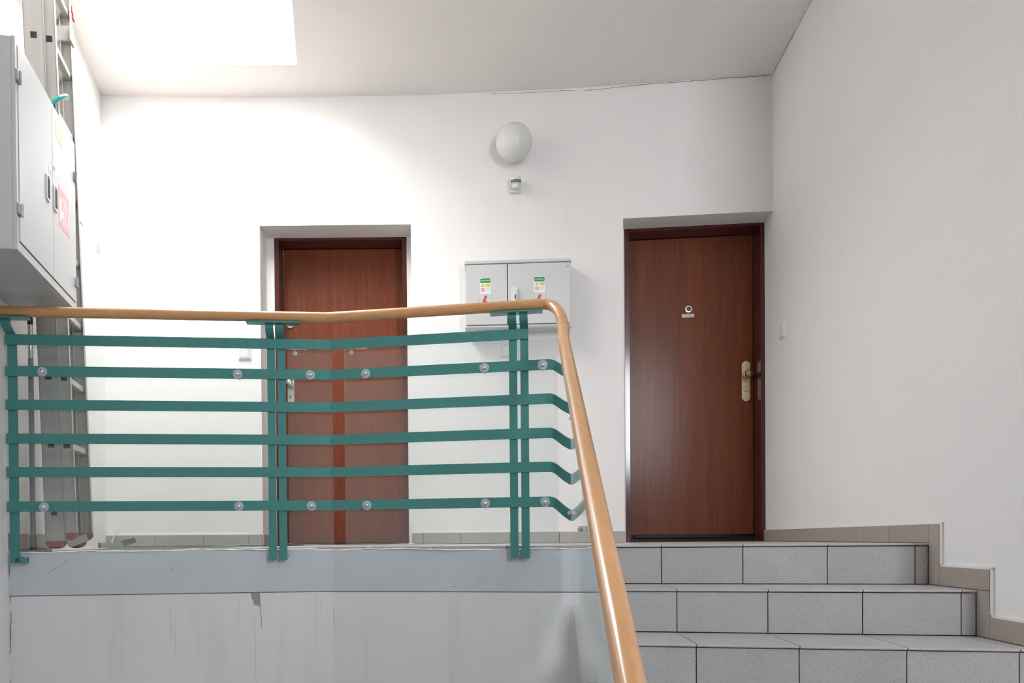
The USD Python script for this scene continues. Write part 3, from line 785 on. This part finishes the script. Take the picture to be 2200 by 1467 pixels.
# small sign plates on the left wall
sp = thing('hose_sign', LWALL.p(.53, 0, 1.87), 'pale red and white fire hose sign on the left wall beyond the ladder', 'sign')
obj('plate', block(LWALL, .470, .590, .001, .004, 1.845, 1.950, .0008), 'sticker_pink', sp, False)
obj('symbol', join(*[face_poly(LWALL, shapely.geometry.LineString([(.580 - .026 * j, 1.86), (.568 - .026 * j, 1.89), (.574 - .026 * j, 1.92), (.562 - .026 * j, 1.94)]).buffer(.0045), .004, .0044) for j in range(4)]), 'sticker_white', sp, False)
tp = thing('sign_tab', LWALL.p(.14, 0, 1.82), 'small white sign tab with red lower edge, seen edge-on on the left wall', 'sign')
obj('plate', block(LWALL, .136, .146, 0, .018, 1.862, 1.900, .001), 'sticker_white', tp, False)
obj('red_band', block(LWALL, .136, .146, 0, .018, 1.818, 1.862, .001), 'sticker_pink', tp, False)

# ---------------------------------------------------------------- wall lamp, motion sensor, switches
F = BW[3]
lamp_o = BW[2].p(.590, 0, 2.478)
wlamp = thing('wall_lamp', lamp_o, 'round opal glass globe wall lamp high between the two doors', 'lamp')
lamp_n = BW[2].N
obj('base', lathe([(.062, 0), (.062, .020), (.055, .026)], lamp_o, lamp_n, 32), 'white_plastic', wlamp)
globe = [(.058, .018)] + [(.112 * math.sin(a), .115 - .105 * math.cos(a)) for a in np.linspace(.52, math.pi - .02, 26)]
obj('globe', lathe(globe, lamp_o, lamp_n, 48), 'opal_glass', wlamp, 60)
F = BW[2]; ss = .6
ms = thing('motion_sensor', F.p(ss, 0, 2.26), 'small ivory motion sensor with grey lens below the globe lamp', 'sensor')
obj('base', block(F, ss - .038, ss + .036, 0, .018, 2.214, 2.290, .003), 'ivory_plastic', ms, False)
so = F.p(ss + .002, .042, 2.226)
SAX = nrm((0, -.12, 1))
head = obj('head', lathe([(.024, 0), (.027, .003), (.028, .020), (.0335, .022), (.035, .050), (.034, .060), (.027, .070), (.012, .075), (.002, .076)], so, SAX, 28), 'ivory_plastic', ms)
obj('arm', block(F, ss - .014, ss + .014, .010, .045, 2.232, 2.258, .002), 'ivory_plastic', ms, False)
_x = nrm(np.cross(F.N, SAX)); _y = nrm(np.cross(SAX, _x))
_y = _y if _y @ F.N > 0 else -_y
for j in range(5):
    a0_ = math.radians(-58 + 24 * j)
    pts = [so + SAX * h + r * (math.sin(a) * F.S + math.cos(a) * _y) for h in (.027, .045) for r in (.030, .0362) for a in (a0_, a0_ + .16, a0_ + .32)]
    obj('lens_window', hull(pts), 'lens_grey', head, False)

def switch(F, s, z, label):
    t = thing('light_switch', F.p(s, 0, z), label, 'switch', )
    w = .082
    p = obj('plate', hull([F.p(s + a * w / 2, d, z + b * w / 2) for a in (-1, 1) for b in (-1, 1) for d in (0, .005)] + [F.p(s + a * (w / 2 - .006), .011, z + b * (w / 2 - .006)) for a in (-1, 1) for b in (-1, 1)]), 'white_plastic', t, False)
    obj('rocker', hull([F.p(s + a * .027, .010, z + b * .028) for a in (-1, 1) for b in (-1, 1)] + [F.p(s + a * .026, .0165 if b > 0 else .013, z + b * .027) for a in (-1, 1) for b in (-1, 1)]), 'white_plastic', t, False)
    obj('gap_line', face_poly(F, sbox(s - .031, z - .032, s + .031, z + .032).difference(sbox(s - .029, z - .030, s + .029, z + .030)), .0112, .0118), 'sticker_lilac', t, False)
switch(BW[0], .889, 1.229, 'white light switch on the back wall left of the railing-side door')
switch(BW[2], .540, 1.224, 'white light switch under the grey meter cabinet, partly behind a railing post')
switch(RWALL, .167, 1.245, 'white light switch on the right wall beside the corner door')

# ---------------------------------------------------------------- electricity meter cabinet
F = BW[2]
mc = thing('meter_cabinet', F.p(.607, .06, 1.33), 'light grey two-door electricity meter cabinet with warning stickers on the back wall', 'cabinet')
MS0, MS1, MZ0, MZ1, MD = .279, .934, 1.332, 1.752, .105
obj('body', block(F, MS0 + .006, MS1 - .006, 0, MD, MZ0 + .012, MZ1 - .012, .002), 'light_grey_metal', mc, False)
obj('top_rim', hull([F.p(s, d, z) for s in (MS0, MS1) for d, z in ((0, MZ1), (MD + .018, MZ1), (MD + .018, MZ1 - .016), (MD + .012, MZ1 - .019), (0, MZ1 - .020))]), 'light_grey_metal', mc, False)
obj('bottom_rim', hull([F.p(s, d, z) for s in (MS0, MS1) for d, z in ((0, MZ0), (MD + .016, MZ0), (MD + .022, MZ0 + .010), (MD + .004, MZ0 + .024), (0, MZ0 + .024))]), 'light_grey_metal', mc, False)
obj('gap_shadow', join(block(F, .300, .515, MD, MD + .006, MZ1 - .027, MZ1 - .020), block(F, .556, .918, MD, MD + .006, MZ1 - .027, MZ1 - .020), block(F, .540, .5445, MD, MD + .007, MZ0 + .024, MZ1 - .020)), 'dark_rubber', mc, False, label='dark gap seal around the doors')
SPL = .5425
doors = []
for s0, s1 in ((MS0 + .004, SPL - .002), (SPL + .003, MS1 - .006)):
    doors.append(obj('door', block(F, s0, s1, MD + .001, MD + .015, MZ0 + .026, MZ1 - .0225, .002), 'light_grey_metal', mc, False))
FD = MD + .015
def sticker_set(parent, s, z, red_z):
    """white instruction label: green band with lettering, yellow triangle and box, prohibition ring, grey text"""
    w, h = .067, .099
    l_ = obj('warning_label', face_poly(F, sbox(s, z, s + w, z + h), FD, FD + .0005), 'sticker_white', parent, False, label='white label with green, yellow and red symbols')
    d0, d1 = FD + .0004, FD + .0008
    obj('green_band', face_poly(F, sbox(s + .002, z + .069, s + w - .003, z + .096), d0, d1), 'sticker_green', l_, False)
    obj('band_text', lettering(F, 'HLAVNÍ VYPÍNAČ', s + .006, z + .079, .0072, d1, .0003, w - .014, True), 'sticker_white', l_, False)
    obj('yellow_triangle', face_poly(F, Polygon([(s + .006, z + .045), (s + .027, z + .045), (s + .0165, z + .064)]), d0, d1), 'sticker_yellow', l_, False)
    obj('flash_mark', face_poly(F, Polygon([(s + .0175, z + .060), (s + .0145, z + .053), (s + .0168, z + .053), (s + .0155, z + .047), (s + .0190, z + .0550), (s + .0165, z + .055)]), d1, d1 + .0003), 'ink_black', l_, False)
    obj('yellow_box', face_poly(F, sbox(s + .034, z + .046, s + w - .004, z + .063), d0, d1), 'sticker_yellow', l_, False)
    pt = shapely.geometry.Point(s + .0175, z + .026)
    ring = pt.buffer(.0115).difference(pt.buffer(.0085)).union(shapely.geometry.LineString([(s + .011, z + .033), (s + .024, z + .019)]).buffer(.0013))
    obj('prohibition_ring', face_poly(F, ring, d0, d1), 'sticker_red', l_, False)
    obj('text_lines', join(*[face_poly(F, sbox(s + .036, z + .018 + .006 * i, s + w - .006 - .003 * (i % 2), z + .0205 + .006 * i), d0, d1) for i in range(4)]), 'sticker_lilac', l_, False)
    # sheet with the red flash below it, its lower part behind the handrail from here
    l2 = obj('flash_label', face_poly(F, sbox(s - .006, z - .105, s + w + .004, z - .003), FD, FD + .0003), 'light_grey_metal', parent, False, label='transparent label with red lightning arrow')
    obj('outline', face_poly(F, sbox(s - .006, z - .105, s + w + .004, z - .003).difference(sbox(s - .0052, z - .1042, s + w + .0032, z - .0038)), FD + .0003, FD + .0006), 'grey_plastic', l2, False)
    a = Polygon([(s + .040, z - .010), (s + .030, z - .010), (s + .012, z - .056), (s + .026, z - .056), (s + .018, z - .092), (s + .046, z - .044), (s + .032, z - .044), (s + .046, z - .010)])
    obj('red_flash', face_poly(F, a, FD + .0003, FD + .0007), 'sticker_red', l2, False)
sticker_set(doors[0], .373, 1.547, 0)
sticker_set(doors[1], .706, 1.546, 0)
obj('type_label', face_poly(F, sbox(.893, 1.668, .925, 1.728), FD, FD + .0005), 'sticker_lilac', doors[1], False, label='small pale maker label')
obj('label_print', join(face_poly(F, shapely.geometry.Point(.909, 1.717).buffer(.006).difference(shapely.geometry.Point(.909, 1.717).buffer(.0045)), FD + .0005, FD + .0008), face_poly(F, sbox(.897, 1.700, .921, 1.7035), FD + .0005, FD + .0008)), 'grey_plastic', doors[1] + '/type_label', False)
hp = obj('handle_plate', face_poly(F, shift(rounded(.040, .150, .019), .583, 1.512), FD, FD + .012), 'ivory_plastic', doors[1], label='ivory swing handle')
obj('lever', hull([F.p(.574 + e, FD + d, z) for e, d, z in ((0, .012, 1.545), (.020, .012, 1.545), (.002, .026, 1.562), (.018, .026, 1.562), (0, .012, 1.46), (.020, .012, 1.46), (.002, .022, 1.46), (.018, .022, 1.46))]), 'ivory_plastic', hp, False)
obj('keyhole', face_poly(F, sbox(.5855, 1.505, .5915, 1.530), FD + .020, FD + .0265), 'ink_black', hp, False)
